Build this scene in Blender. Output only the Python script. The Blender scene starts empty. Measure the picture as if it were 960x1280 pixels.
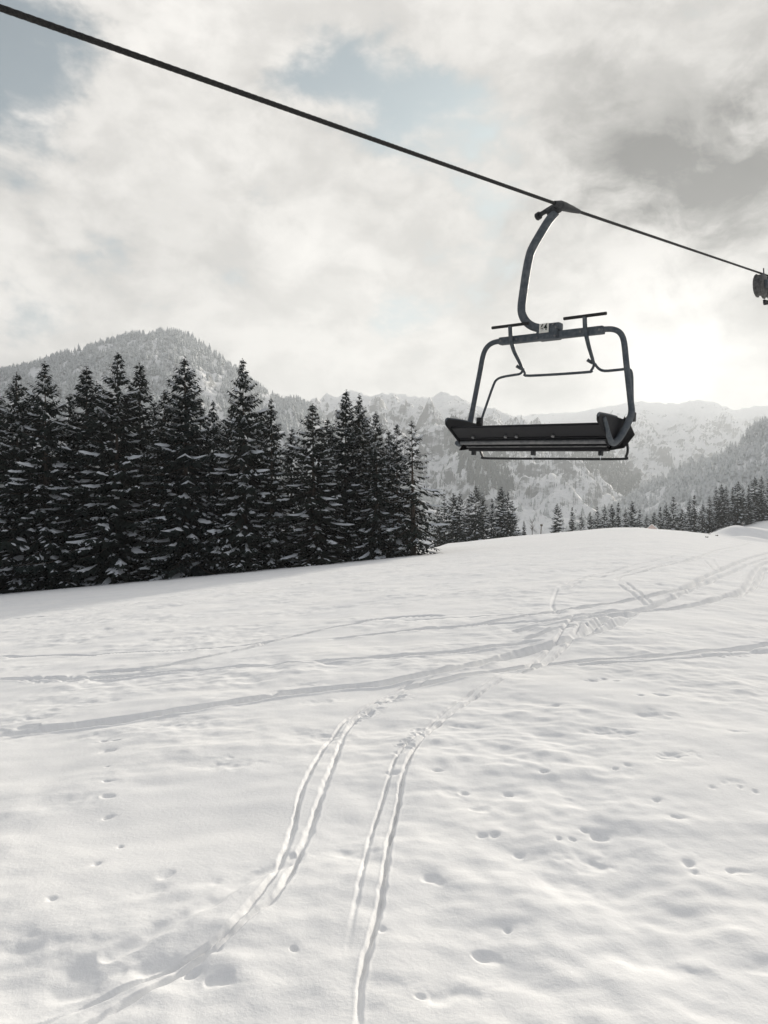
import bpy, bmesh, math, random
import numpy as np
from mathutils import Vector, Matrix

C = bpy.context.scene
COL = C.collection
R = math.radians
F, CX, HY, EYE = 924.0, 480.0, 650.0, 1.65      # focal length in photo pixels, principal column, horizon row, eye height

# ------------------------------------------------------------------ camera
cam_d = bpy.data.cameras.new('camera')
cam = bpy.data.objects.new('camera', cam_d); COL.objects.link(cam)
cam_d.sensor_fit = 'VERTICAL'; cam_d.sensor_height = 36.0; cam_d.lens = 36.0 * F / 1280.0
cam_d.clip_start = 0.05; cam_d.clip_end = 30000.0
cam.location = (0, 0, EYE)
cam.rotation_euler = (R(90), 0, 0)
cam_d.shift_y = (HY - 640.0) / 1280.0
C.camera = cam

# ------------------------------------------------------------------ light and exposure
SUN_AZ, SUN_EL = 27.0, 13.0
C.view_settings.view_transform = 'Standard'; C.view_settings.look = 'None'
C.view_settings.gamma = 1.0; C.view_settings.exposure = 0.76; C.view_settings.use_curve_mapping = False
SUNV = Vector((math.sin(R(SUN_AZ)) * math.cos(R(SUN_EL)), math.cos(R(SUN_AZ)) * math.cos(R(SUN_EL)), math.sin(R(SUN_EL))))
sd = bpy.data.lights.new('sun', 'SUN'); sd.energy = 5.0; sd.angle = R(3.0); sd.color = (1.0, 0.925, 0.81)
so = bpy.data.objects.new('sun', sd); COL.objects.link(so)
so.rotation_euler = (-SUNV).to_track_quat('-Z', 'Y').to_euler(); so.location = (40, 100, 60)
C.cycles.use_denoising = True
C.cycles.max_bounces = 6; C.cycles.diffuse_bounces = 3; C.cycles.glossy_bounces = 2
C.cycles.transmission_bounces = 2; C.cycles.volume_bounces = 0; C.cycles.transparent_max_bounces = 4
C.cycles.sample_clamp_indirect = 4.0

def pixdir(px, py):
    return Vector(((px - CX) / F, 1.0, (HY - py) / F)).normalized()

class NT:
    def __init__(self, tree): self.t = tree; self.n = tree.nodes; self.l = tree.links
    def new(self, typ, **kw):
        nd = self.n.new(typ)
        for k, v in kw.items(): setattr(nd, k, v)
        return nd
    def put(self, sock, v):
        if isinstance(v, bpy.types.NodeSocket): self.l.new(v, sock)
        elif v is not None: sock.default_value = v
    def math(self, op, a, b=None, c=None, clamp=False):
        nd = self.new('ShaderNodeMath', operation=op, use_clamp=clamp)
        self.put(nd.inputs[0], a); self.put(nd.inputs[1], b); self.put(nd.inputs[2], c)
        return nd.outputs[0]
    def ramp(self, v, a, b, lo=0.0, hi=1.0, smooth=True):
        nd = self.new('ShaderNodeMapRange', interpolation_type='SMOOTHSTEP' if smooth else 'LINEAR')
        self.put(nd.inputs[0], v); nd.inputs[1].default_value = a; nd.inputs[2].default_value = b
        nd.inputs[3].default_value = lo; nd.inputs[4].default_value = hi
        return nd.outputs[0]
    def noise(self, vec, scale, detail=6, rough=0.55, dist=0.0):
        nd = self.new('ShaderNodeTexNoise'); self.put(nd.inputs['Vector'], vec)
        nd.inputs['Scale'].default_value = scale; nd.inputs['Detail'].default_value = detail
        nd.inputs['Roughness'].default_value = rough; nd.inputs['Distortion'].default_value = dist
        return nd.outputs['Fac']
    def mix(self, f, a, b):
        nd = self.new('ShaderNodeMix', data_type='RGBA'); self.put(nd.inputs[0], f)
        self.put(nd.inputs[6], a); self.put(nd.inputs[7], b)
        return nd.outputs[2]
    def mapping(self, vec, scale=(1, 1, 1), loc=(0, 0, 0), rot=(0, 0, 0)):
        nd = self.new('ShaderNodeMapping'); self.put(nd.inputs[0], vec)
        nd.inputs['Scale'].default_value = scale; nd.inputs['Location'].default_value = loc; nd.inputs['Rotation'].default_value = rot
        return nd.outputs[0]
    def dot(self, vec, d):
        nd = self.new('ShaderNodeVectorMath', operation='DOT_PRODUCT'); self.put(nd.inputs[0], vec)
        nd.inputs[1].default_value = tuple(d)
        return nd.outputs['Value']
    def lobe(self, vec, d, k):                      # soft spot of the sky around a direction
        return self.math('EXPONENT', self.math('MULTIPLY', self.math('SUBTRACT', self.dot(vec, d), 1.0), k))

W = bpy.data.worlds.new('World'); C.world = W; W.use_nodes = True
w = NT(W.node_tree); w.n.clear()
out = w.new('ShaderNodeOutputWorld'); bg = w.new('ShaderNodeBackground'); w.l.new(bg.outputs[0], out.inputs[0])
SKY_STRENGTH = 0.1
bg.inputs['Strength'].default_value = SKY_STRENGTH
sky = w.new('ShaderNodeTexSky', sky_type='NISHITA', sun_disc=False, sun_elevation=R(SUN_EL), sun_rotation=R(SUN_AZ))
sky.air_density = 1.0; sky.dust_density = 2.0; sky.ozone_density = 1.5
tc = w.new('ShaderNodeTexCoord'); D = tc.outputs['Generated']
wv = w.new('ShaderNodeVectorMath', operation='MULTIPLY_ADD')
nz = w.new('ShaderNodeTexNoise'); w.l.new(D, nz.inputs['Vector']); nz.inputs['Scale'].default_value = 5; nz.inputs['Detail'].default_value = 7
sub = w.new('ShaderNodeVectorMath', operation='SUBTRACT'); w.l.new(nz.outputs['Color'], sub.inputs[0]); sub.inputs[1].default_value = (.5, .5, .5)
w.l.new(sub.outputs[0], wv.inputs[0]); wv.inputs[1].default_value = (.15, .15, .15); w.l.new(D, wv.inputs[2])
nrm = w.new('ShaderNodeVectorMath', operation='NORMALIZE'); w.l.new(wv.outputs[0], nrm.inputs[0])
DW = nrm.outputs[0]                                  # direction, warped so that no cloud edge is round
n_big = w.noise(w.mapping(D, (1, 1, 1.5), (3.1, .4, 1.7)), 4.2, 9, .56, .25)
n_fine = w.noise(w.mapping(D, (1, 1, 1.7), (1.3, 5.4, .2)), 11, 7, .6, .2)
cover = w.math('ADD', w.math('MULTIPLY', n_big, 1.0), w.math('MULTIPLY', w.math('SUBTRACT', n_fine, .5), .75))
cover = w.math('ADD', cover, .27)
GAPS = [((-20, 40), 110, .62), ((70, 70), 260, .22), ((375, 95), 1100, .36), ((440, 112), 1100, .30), ((520, 118), 420, .46), ((600, 135), 700, .34), ((660, 165), 900, .22),
        ((-10, 395), 600, .40), ((35, 415), 900, .24), ((500, 392), 700, .44), ((465, 405), 1500, .22), ((300, 255), 2500, .18), ((345, 280), 3000, .18), ((630, 265), 1200, .26), ((690, 205), 900, .26)]
for (p, k, amt) in GAPS:
    cover = w.math('SUBTRACT', cover, w.math('MULTIPLY', w.lobe(DW, pixdir(*p), k), amt * .64))
cmask = w.ramp(cover, .36, .62)
glow = w.lobe(D, pixdir(835, 440), 30)
glow2 = w.lobe(D, pixdir(840, 450), 4.0)
hot = w.lobe(DW, pixdir(850, 450), 90)
dark = None
for (p, k, amt) in [((905, 260), 75, .44), ((780, 270), 210, .22), ((970, 150), 200, .14), ((640, 330), 330, .10), ((690, 490), 330, .22), ((640, 420), 900, .10), ((190, 260), 320, .07), ((745, 110), 150, .10), ((560, 60), 200, .05), ((955, 330), 300, .08)]:
    q = w.math('MULTIPLY', w.lobe(DW, pixdir(*p), k), amt)
    dark = q if dark is None else w.math('ADD', dark, q)
rag = w.noise(w.mapping(DW, (1, 1, 1.4), (7.7, 2.2, 3.1)), 7.5, 8, .58, .3)
dark = w.math('MULTIPLY', dark, w.ramp(rag, .34, .60, .25, 1.25))
bright = w.math('ADD', w.math('MULTIPLY', w.ramp(n_big, .35, .7), .13), w.math('MULTIPLY', w.ramp(n_fine, .37, .63), .17))
bright = w.math('ADD', bright, .51)
bright = w.math('ADD', bright, w.math('MULTIPLY', w.ramp(rag, .47, .57), .065))
bright = w.math('ADD', bright, w.math('MULTIPLY', glow2, -.03))
bright = w.math('ADD', bright, w.math('MULTIPLY', glow, -.04))
bright = w.math('SUBTRACT', bright, dark)
bright = w.math('ADD', bright, w.math('MULTIPLY', hot, .36))
back = w.ramp(w.dot(D, (SUNV.x, SUNV.y, 0)), -.5, .6, .50, 1.0)   # sky out of view, away from the sun, dimmed to deepen backlit contrast
bright = w.math('MULTIPLY', bright, back)
CLOUD_GAIN = 6.8
bright = w.math('MULTIPLY', w.math('MAXIMUM', bright, .05), CLOUD_GAIN)
cc = w.new('ShaderNodeCombineColor'); w.l.new(bright, cc.inputs[0]); w.l.new(w.math('MULTIPLY', bright, w.ramp(back, .50, 1.0, 1.04, .966)), cc.inputs[1]); w.l.new(w.math('MULTIPLY', bright, w.ramp(back, .50, 1.0, 1.14, .92)), cc.inputs[2])  # out-of-view cloud tinted blue to cool the light on tree fronts
hsv = w.new('ShaderNodeHueSaturation'); hsv.inputs['Saturation'].default_value = .45; hsv.inputs["Value"].default_value = .6
w.l.new(sky.outputs[0], hsv.inputs['Color'])
tint = w.new('ShaderNodeVectorMath', operation='MULTIPLY'); w.l.new(hsv.outputs[0], tint.inputs[0]); tint.inputs[1].default_value = (.84, 1.0, 1.04)
veil = w.new('ShaderNodeVectorMath', operation='MINIMUM'); w.l.new(tint.outputs[0], veil.inputs[0]); veil.inputs[1].default_value = (3.3, 3.9, 4.05)   # thin high cloud evens out the clear gaps
w.l.new(w.mix(cmask, veil.outputs[0], cc.outputs[0]), bg.inputs['Color'])

# ------------------------------------------------------------------ materials
def mat(name, col, rough=.6, metal=0.0, spec=.3):
    m = bpy.data.materials.new(name); m.use_nodes = True
    b = m.node_tree.nodes['Principled BSDF']
    b.inputs['Base Color'].default_value = (*col, 1); b.inputs['Roughness'].default_value = rough
    b.inputs['Metallic'].default_value = metal; b.inputs['Specular IOR Level'].default_value = spec
    return m, NT(m.node_tree), b

def worn_metal(name, c1, c2, rough, metal, scale=14):
    m, n, b = mat(name, c1, rough, metal)
    t = n.new('ShaderNodeTexCoord')
    f = n.noise(t.outputs['Object'], scale, 8, .65)
    n.l.new(n.mix(n.ramp(f, .38, .66), (*c1, 1), (*c2, 1)), b.inputs['Base Color'])
    n.l.new(n.ramp(f, .3, .7, rough - .08, rough + .12), b.inputs['Roughness'])
    bp = n.new('ShaderNodeBump'); bp.inputs['Strength'].default_value = .12; bp.inputs['Distance'].default_value = .004
    n.l.new(n.noise(t.outputs['Object'], scale * 6, 4), bp.inputs['Height']); n.l.new(bp.outputs[0], b.inputs['Normal'])
    return m

M = {}
M['steel'] = worn_metal('weathered_steel', (.065, .078, .092), (.125, .138, .15), .58, .35)
M['dark_steel'] = worn_metal('dark_steel', (.018, .02, .022), (.05, .052, .055), .5, .4)
M['seat'] = worn_metal('dark_seat_plastic', (.006, .006, .008), (.014, .014, .017), .6, 0, 9)
M['rail'] = worn_metal('seat_rail', (.13, .135, .14), (.22, .22, .22), .5, .4)
M['grip_rubber'] = worn_metal('rubber', (.015, .015, .016), (.03, .03, .03), .7, 0)
M['sheave'] = worn_metal('worn_sheave_rubber', (.06, .06, .06), (.12, .12, .118), .6, 0)
M['rope'] = worn_metal('wire_rope', (.012, .012, .013), (.035, .034, .032), .55, .5, 60)
M['plate'] = worn_metal('white_plate', (.70, .70, .66), (.60, .59, .54), .5, 0, 20)
M['ink'] = mat('dark_ink', (.02, .025, .02), .6)[0]
M['ice'] = mat('ice', (.8, .85, .88), .15, 0, .5)[0]
M['wood'] = worn_metal('weathered_wood', (.10, .08, .065), (.18, .15, .12), .85, 0, 6)
M['rose_paint'] = worn_metal('faded_rose_paint', (.66, .52, .48), (.74, .62, .57), .8, 0, 3)

m, n, b = mat('snow', (.86, .865, .87), .75, 0, 0.0); M['snow'] = m
g = n.new('ShaderNodeNewGeometry'); P = g.outputs['Position']
f1 = n.noise(P, 38, 5, .6); f2 = n.noise(P, 190, 3, .6)
hsum = n.math('ADD', n.math('MULTIPLY', f1, .007), n.math('MULTIPLY', f2, .0022))
bp = n.new('ShaderNodeBump'); bp.inputs['Strength'].default_value = .42; bp.inputs['Distance'].default_value = 1.0
n.l.new(hsum, bp.inputs['Height']); n.l.new(bp.outputs[0], b.inputs['Normal'])
n.l.new(n.mix(n.ramp(n.noise(P, .6, 5), .3, .7), (.84, .845, .85, 1), (.89, .89, .885, 1)), b.inputs['Base Color'])

m, n, b = mat('branch_snow', (.66, .69, .72), .7, 0, .2); M['branch_snow'] = m

m, n, b = mat('spruce_needles', (.02, .03, .022), .8, 0, .05); M['needles'] = m
g = n.new('ShaderNodeNewGeometry'); oi = n.new('ShaderNodeObjectInfo')
c1 = n.mix(g.outputs['Random Per Island'], (.008, .014, .015, 1), (.022, .032, .030, 1))
n.l.new(n.mix(n.math('MULTIPLY', oi.outputs['Random'], .5), c1, (.026, .030, .022, 1)), b.inputs['Base Color'])

m, n, b = mat('bark', (.06, .045, .035), .9, 0, .1); M['bark'] = m
t = n.new('ShaderNodeTexCoord')
n.l.new(n.mix(n.noise(n.mapping(t.outputs['Object'], (6, 6, 1.2)), 4, 6), (.03, .024, .02, 1), (.10, .08, .065, 1)), b.inputs['Base Color'])

m, n, b = mat('frosted_trees', (.1, .12, .11), .8, 0, .1); M['frosted'] = m
g = n.new('ShaderNodeNewGeometry')
rnd = g.outputs['Random Per Island']
dk = n.mix(rnd, (.10, .125, .125, 1), (.34, .37, .37, 1))
fr = n.ramp(n.noise(g.outputs['Position'], .35, 3), .36, .62, .05, .85)
n.l.new(n.mix(fr, dk, (.62, .64, .65, 1)), b.inputs['Base Color'])

def mountain_mat(name, rock_amt, scale, scrub_amt=.55):
    m, n, b = mat(name, (.8, .8, .8), .8, 0, .1)
    g = n.new('ShaderNodeNewGeometry')
    nz_ = n.new('ShaderNodeSeparateXYZ'); n.l.new(g.outputs['True Normal'], nz_.inputs[0])
    f = n.noise(n.mapping(g.outputs['Position'], (1, 1, 2.2)), scale, 9, .66)
    st = n.math('ADD', nz_.outputs[2], n.math('MULTIPLY', n.math('SUBTRACT', f, .5), 1.1))
    rock = n.ramp(st, rock_amt - .13, rock_amt + .10, 1, 0)
    rc = n.mix(n.noise(g.outputs['Position'], scale * 4, 5), (.10, .11, .115, 1), (.24, .25, .26, 1))
    scrub = n.ramp(n.noise(n.mapping(g.outputs['Position'], (1, 1, .6), (40, 3, 7)), scale * 7, 6, .7), .53, .63, 0, scrub_amt)
    base = n.mix(scrub, (.82, .83, .84, 1), (.20, .215, .215, 1))
    n.l.new(n.mix(rock, base, rc), b.inputs['Base Color'])
    bp = n.new('ShaderNodeBump'); bp.inputs['Strength'].default_value = .6; bp.inputs['Distance'].default_value = 12
    n.l.new(f, bp.inputs['Height']); n.l.new(bp.outputs[0], b.inputs['Normal'])
    return m
M['mountain'] = mountain_mat('snowy_rock', .53, .030, .30); M['far_mountain'] = mountain_mat('pale_snowy_rock', .56, .016, .12)
M['forest_floor'] = mountain_mat('snowy_hillside', .50, .02)

# ------------------------------------------------------------------ object helpers
def mesh_obj(name, V, faces, material, parent=None, smooth=False):
    me = bpy.data.meshes.new(name)
    V = np.asarray(V, dtype=np.float32).reshape(-1, 3)
    if isinstance(faces, np.ndarray):
        k = faces.shape[1]; nf = len(faces)
        me.vertices.add(len(V)); me.vertices.foreach_set('co', V.ravel())
        me.loops.add(nf * k); me.loops.foreach_set('vertex_index', faces.astype(np.int32).ravel())
        me.polygons.add(nf); me.polygons.foreach_set('loop_start', np.arange(0, nf * k, k, dtype=np.int32))
        me.polygons.foreach_set('loop_total', np.full(nf, k, dtype=np.int32))
        me.update(calc_edges=True); me.validate()
    else:
        me.from_pydata(V.tolist(), [], faces); me.update()
    if smooth: me.polygons.foreach_set('use_smooth', np.ones(len(me.polygons), dtype=bool))
    me.materials.append(material)
    o = bpy.data.objects.new(name, me); COL.objects.link(o)
    if parent: o.parent = parent
    return o

def tag(o, label=None, cat=None, group=None, kind=None):
    if label: o['label'] = label
    if cat: o['category'] = cat
    if group: o['group'] = group
    if kind: o['kind'] = kind
    return o

def thing(name, label, cat, loc=(0, 0, 0), group=None):
    o = bpy.data.objects.new(name, None); COL.objects.link(o); o.location = loc; o.empty_display_size = .2
    return tag(o, label, cat, group)

class MB:                                          # collects shapes for ONE mesh
    def __init__(s): s.v = []; s.f = []
    def add(s, v, f):
        k = len(s.v); s.v += [tuple(map(float, p)) for p in v]; s.f += [tuple(i + k for i in q) for q in f]
    def hull_box(s, p, q, b=.0, rot=None, c=None):    # box from corner p to q, its long edges bevelled by b
        bm = bmesh.new(); bmesh.ops.create_cube(bm, size=1)
        p = Vector(p); q = Vector(q)
        for v in bm.verts: v.co = Vector(((p[i] + q[i]) / 2 + v.co[i] * abs(q[i] - p[i]) for i in range(3)))
        if b > 0: bmesh.ops.bevel(bm, geom=bm.edges[:], offset=b, segments=2, affect='EDGES', profile=.6)
        bm.verts.index_update()
        vs = [v.co.copy() for v in bm.verts]
        if rot is not None: vs = [rot @ (v - Vector(c)) + Vector(c) for v in vs]
        s.add(vs, [[v.index for v in f.verts] for f in bm.faces]); bm.free()
    def tube(s, pts, r, n=10, sub=5, cap=True, closed=False):
        pts = [Vector(p) for p in pts]
        rr = r if isinstance(r, (list, tuple)) else [r] * len(pts)
        if sub > 1 and len(pts) > 2:               # Catmull-Rom
            P_, R_ = [], []
            for i in range(len(pts) - 1):
                p0, p1, p2, p3 = pts[max(i - 1, 0)], pts[i], pts[i + 1], pts[min(i + 2, len(pts) - 1)]
                for j in range(sub):
                    t_ = j / sub
                    P_.append(.5 * ((2 * p1) + (p2 - p0) * t_ + (2 * p0 - 5 * p1 + 4 * p2 - p3) * t_ ** 2 + (3 * p1 - p0 - 3 * p2 + p3) * t_ ** 3))
                    R_.append(rr[i] * (1 - t_) + rr[i + 1] * t_)
            P_.append(pts[-1]); R_.append(rr[-1]); pts, rr = P_, R_
        up = None; vs = []; fs = []
        for i, p in enumerate(pts):
            d = (pts[min(i + 1, len(pts) - 1)] - pts[max(i - 1, 0)]).normalized()
            if up is None: up = d.orthogonal().normalized()
            a = (up - d * up.dot(d)).normalized(); up = a; b_ = d.cross(a)
            for k in range(n):
                an = 2 * math.pi * k / n
                vs.append(p + (a * math.cos(an) + b_ * math.sin(an)) * rr[i])
        for i in range(len(pts) - 1):
            for k in range(n):
                fs.append((i * n + k, i * n + (k + 1) % n, (i + 1) * n + (k + 1) % n, (i + 1) * n + k))
        if cap:
            fs.append(tuple(range(n - 1, -1, -1))); fs.append(tuple((len(pts) - 1) * n + k for k in range(n)))
        s.add(vs, fs)
    def prism(s, outline, axis, a, b, bev=0):        # closed outline of (y, z) swept along x from a to b
        bm = bmesh.new()
        vs = [bm.verts.new((a, p[0], p[1])) for p in outline]
        f = bm.faces.new(vs)
        ex = bmesh.ops.extrude_face_region(bm, geom=[f])
        for e in ex['geom']:
            if isinstance(e, bmesh.types.BMVert): e.co.x = b
        bmesh.ops.recalc_face_normals(bm, faces=bm.faces)
        if bev > 0: bmesh.ops.bevel(bm, geom=bm.edges[:], offset=bev, segments=2, affect='EDGES')
        bm.verts.index_update()
        s.add([v.co.copy() for v in bm.verts], [[v.index for v in q.verts] for q in bm.faces]); bm.free()
    def build(s, name, material, parent=None, smooth=True):
        o = mesh_obj(name, s.v, s.f, material, parent)
        if smooth:
            o.data.polygons.foreach_set('use_smooth', np.ones(len(o.data.polygons), dtype=bool))
            bm = bmesh.new(); bm.from_mesh(o.data)
            for e in bm.edges:
                if len(e.link_faces) == 2 and e.calc_face_angle(0) > R(40): e.smooth = False
            bm.to_mesh(o.data); bm.free()
        return o

# ------------------------------------------------------------------ noise
def _hash(i, j, seed):
    h = (i.astype(np.int64) * 374761393 + j.astype(np.int64) * 668265263 + seed * 1442695041) & 0xffffffff
    h = ((h ^ (h >> 13)) * 1274126177) & 0xffffffff
    return (h ^ (h >> 16)) & 0xffffffff
def perlin(x, y, seed=0):
    xi = np.floor(x); yi = np.floor(y); xf = x - xi; yf = y - yi
    u = xf * xf * xf * (xf * (xf * 6 - 15) + 10); v = yf * yf * yf * (yf * (yf * 6 - 15) + 10)
    def gr(dx, dy):
        a = _hash(xi + dx, yi + dy, seed) * (2 * np.pi / 4294967296.0)
        return np.cos(a) * (xf - dx) + np.sin(a) * (yf - dy)
    return ((gr(0, 0) * (1 - u) + gr(1, 0) * u) * (1 - v) + (gr(0, 1) * (1 - u) + gr(1, 1) * u) * v) * 1.5
def fbm(x, y, oct=4, seed=0, gain=.5):
    s = 0; a = 1.0; t = 0
    for o in range(oct):
        s = s + a * perlin(x * 2 ** o + 17.3 * o, y * 2 ** o - 9.1 * o, seed + o); t += a; a *= gain
    return s / t
def ridged(x, y, oct=5, seed=0):
    s = 0; a = 1.0; t = 0
    for o in range(oct):
        s = s + a * (1 - np.abs(perlin(x * 2 ** o + 5.3 * o, y * 2 ** o + 3.7 * o, seed + o))) ** 2; t += a; a *= .5
    return s / t
def sstep(a, b, x):
    t = np.clip((x - a) / (b - a), 0, 1); return t * t * (3 - 2 * t)

# ------------------------------------------------------------------ the snow field
A_X, B_Y = .095, -.025
CREST = np.array([(-600, 58), (0, 57), (400, 58), (515, 60), (565, 100), (640, 108), (760, 112), (820, 95), (880, 95), (960, 100), (1400, 110)], float)
HILLB = np.array([(840, 672), (870, 665), (895, 658), (960, 645), (1100, 622), (1500, 590)], float)
def ground(x, y):
    x = np.asarray(x, float); y = np.asarray(y, float)
    r = np.hypot(x, y); az = np.arctan2(x, y); aa = np.clip(az, -1.0, 1.0)
    yy = r * np.cos(np.minimum(np.abs(az), 1.0)); px = CX + F * np.tan(aa)
    fade = 1 / (1 + (r / 400.0) ** 2)
    z = A_X * x * fade + B_Y * y * fade
    q = (x - .36 * yy); z = z - .235 * np.where(yy > 0, np.log1p(np.exp(np.clip(q / 1.5, -30, 30))) * 1.5 * np.minimum(1, 60 / np.maximum(q, 60)), 0) * fade
    bey = np.maximum(0, yy - np.interp(px, CREST[:, 0], CREST[:, 1]))
    z = z - .12 * bey ** 2 / (bey + 8)
    # low mound near the right edge, at the crest
    mx = sstep(880, 925, px) ; my = np.exp(-((yy - 97) / 3.4) ** 2); mx2 = sstep(905, 930, px); my2 = np.exp(-((yy - 88) / 1.6) ** 2)
    z = z + 1.55 * mx * my + .45 * mx2 * my2
    z = -32 + 6 * np.logaddexp(0, (z + 32) / 6)
    tgt = EYE + (HY - np.interp(px, HILLB[:, 0], HILLB[:, 1])) / F * np.minimum(yy, 420) - .085 * np.clip(248 - yy, 0, 90)
    wgt = sstep(835, 900, px) * sstep(120, 215, yy) * (1 - sstep(500, 900, yy))
    z = z * (1 - wgt) + tgt * wgt
    return z
def on_snow(px, py):                                # where the sight line through a photo pixel meets the slope
    t = (px - CX) / F; k = (HY - py) / F
    d = np.geomspace(1.2, 140, 1600)
    gap = (EYE + k * d) - ground(t * d, d)
    i = np.argmax(gap < 0)
    if gap.min() > 0: i = int(np.argmin(gap))
    return t * d[i], d[i]

rows = np.concatenate([1525.0 / np.arange(900, 260, -1.1), 1525.0 / np.arange(260, 62, -.38), 1525.0 / np.arange(62, 10.5, -.25), np.geomspace(150, 7000, 46)])
rows = np.concatenate([[.15, .5, 1.0, 1.4], rows])
half = R(31.5)
az = np.concatenate([np.linspace(-math.pi, -R(56), 40)[:-1], np.linspace(-R(56), -half, 50)[:-1], np.linspace(-half, half, 800), np.linspace(half, R(56), 50)[1:-1], np.linspace(R(56), math.pi, 40)[:-1]])
RR, AZ = np.meshgrid(rows, az, indexing='ij')
GX = RR * np.sin(AZ); GY = RR * np.cos(AZ)
GZ = ground(GX, GY)
near = 1 / (1 + (RR / 90.0) ** 2)
GZ += near * (.075 * fbm(GX / 4.5, GY / 4.5, 3, 3) + .036 * fbm(GX / 1.25, GY / 1.0, 3, 11) + .040 * sstep(-.5, .5, fbm(GX / 2.2, GY / 2.2, 2, 61)) * fbm(GX / .46, GY / .40, 3, 23, .5) + .005)
GZ += .25 * sstep(60, 110, RR) * fbm(GX / 14, GY / 14, 3, 5)

cx, cy = GX.ravel(), GY.ravel(); cz = GZ.ravel().copy()
wob = fbm(cx / .5, cy / .5, 2, 41); wob2 = fbm(cx / .12, cy / .12, 2, 43); wob3 = fbm(cx / .14, cy / .14, 2, 47)
carve = np.zeros_like(cz); lift = np.zeros_like(cz)
def track(pix, width, depth, berm=.35, rough=.3, fade=.08):
    pts = [on_snow(*p) for p in pix]
    P2 = []
    for i in range(len(pts) - 1):                    # Catmull-Rom through the points
        p0, p1, p2, p3 = [np.array(pts[j]) for j in (max(i - 1, 0), i, i + 1, min(i + 2, len(pts) - 1))]
        for t in np.linspace(0, 1, 5)[:-1]:
            P2.append(.5 * (2 * p1 + (p2 - p0) * t + (2 * p0 - 5 * p1 + 4 * p2 - p3) * t * t + (3 * p1 - p0 - 3 * p2 + p3) * t ** 3))
    P2.append(np.array(pts[-1])); P2 = np.array(P2)
    reach = width * 4
    lo = P2.min(0) - reach; hi = P2.max(0) + reach
    idx = np.nonzero((cx > lo[0]) & (cx < hi[0]) & (cy > lo[1]) & (cy < hi[1]))[0]
    if not len(idx): return
    X, Y = cx[idx], cy[idx]; best = np.full(len(idx), 1e9); along = np.zeros(len(idx)); n_ = len(P2) - 1
    for i, (a, b_) in enumerate(zip(P2[:-1], P2[1:])):
        d = b_ - a; L = max(float(d @ d), 1e-9)
        t = np.clip(((X - a[0]) * d[0] + (Y - a[1]) * d[1]) / L, 0, 1)
        dist = np.hypot(X - a[0] - t * d[0], Y - a[1] - t * d[1]); hit = dist < best
        best[hit] = dist[hit]; along[hit] = (i + t[hit]) / n_
    endf = sstep(0, .07, along) * (1 - sstep(1 - fade, 1.0, along))       # a track starts and ends shallow
    q = best / width * (1 + .25 * wob[idx] + .9 * rough * wob2[idx])
    gcut = depth * endf * (1.35 if P2[:, 1].min() > 7 else 1) * np.exp(-1.1 * q ** 2.3) * np.clip(1 + rough * 1.2 * wob[idx] + rough * 1.3 * wob3[idx], .15, 2)
    carve[idx] = np.maximum(carve[idx], gcut)
    lift[idx] = np.maximum(lift[idx], berm * depth * endf * np.exp(-((q - 1.55) / .5) ** 2) * np.clip(.6 + rough * 1.3 * wob[idx] + rough * .6 * wob2[idx], 0, 2))
def pit(x, y, rx, ry, depth, ang=0.0, rim=.14):
    e = max(rx, ry) * 6.5
    idx = np.nonzero((np.abs(cx - x) < e) & (np.abs(cy - y) < e))[0]
    if not len(idx): return
    X, Y = cx[idx] - x + rx * 1.1 * wob2[idx], cy[idx] - y + ry * 1.1 * wob3[idx]; c_, s_ = math.cos(ang), math.sin(ang)
    q = np.hypot((X * c_ + Y * s_) / rx, (-X * s_ + Y * c_) / ry) * (1 + .7 * wob[idx] + .3 * wob2[idx])
    carve[idx] = np.maximum(carve[idx], depth * np.exp(-(.8 * q) ** 1.7))
    lift[idx] = np.maximum(lift[idx], rim * depth * np.exp(-((q - 1.5) / .45) ** 2) * np.clip(.7 + .9 * wob2[idx], 0, 2))

WIDE = dict(width=.078, depth=.13, berm=.3, rough=.08)
SKI = dict(width=.075, depth=.07, berm=.35, rough=.3)
THIN = dict(width=.05, depth=.055, berm=.25, rough=.2)
track([(1010, 672), (959, 692), (895, 715), (855, 735), (800, 747), (740, 757), (680, 767), (605, 780), (545, 786), (480, 792), (408, 800)], **WIDE)
track([(1010, 680), (959, 698), (915, 715), (875, 732), (830, 751), (800, 760), (760, 765), (720, 771), (675, 778), (600, 782)], 0.075, 0.095, 0.30, 0.12)
track([(1000, 700), (959, 703), (943, 715), (932, 735), (900, 748), (860, 757), (810, 762), (760, 772), (735, 786), (715, 800)], 0.085, 0.113, 0.30, 0.13)
track([(1000, 708), (959, 711), (950, 725), (937, 738), (915, 748)], 0.070, 0.095, 0.30, 0.12)
track([(800, 760), (760, 785), (715, 798), (655, 812), (595, 830), (540, 842), (480, 856), (432, 861), (350, 872), (280, 884), (204, 897), (117, 908), (-20, 918)], 0.085, 0.122, 0.30, 0.13)
track([(790, 768), (750, 790), (695, 804), (645, 818), (580, 835), (520, 848)], 0.053, 0.087, 0.30, 0.12)
track([(680, 798), (630, 806), (555, 815), (455, 823), (350, 832), (262, 838), (204, 841), (117, 848), (-20, 850)], 0.080, 0.104, 0.30, 0.13)
track([(560, 770), (484, 773), (432, 782), (350, 800), (280, 818), (192, 836), (100, 842)], 0.064, 0.087, 0.30, 0.12)
track([(980, 804), (960, 807), (880, 815), (800, 820), (720, 825), (665, 830), (580, 845), (500, 862)], 0.058, 0.087, 0.30, 0.13)
track([(980, 812), (880, 821), (800, 826), (720, 829)], 0.037, 0.052, 0.30, 0.13)
track([(855, 692), (845, 695), (780, 710), (730, 722), (697, 735)], **THIN)
track([(697, 735), (690, 755), (700, 768)], .03, .02, .2, .1)
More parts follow.
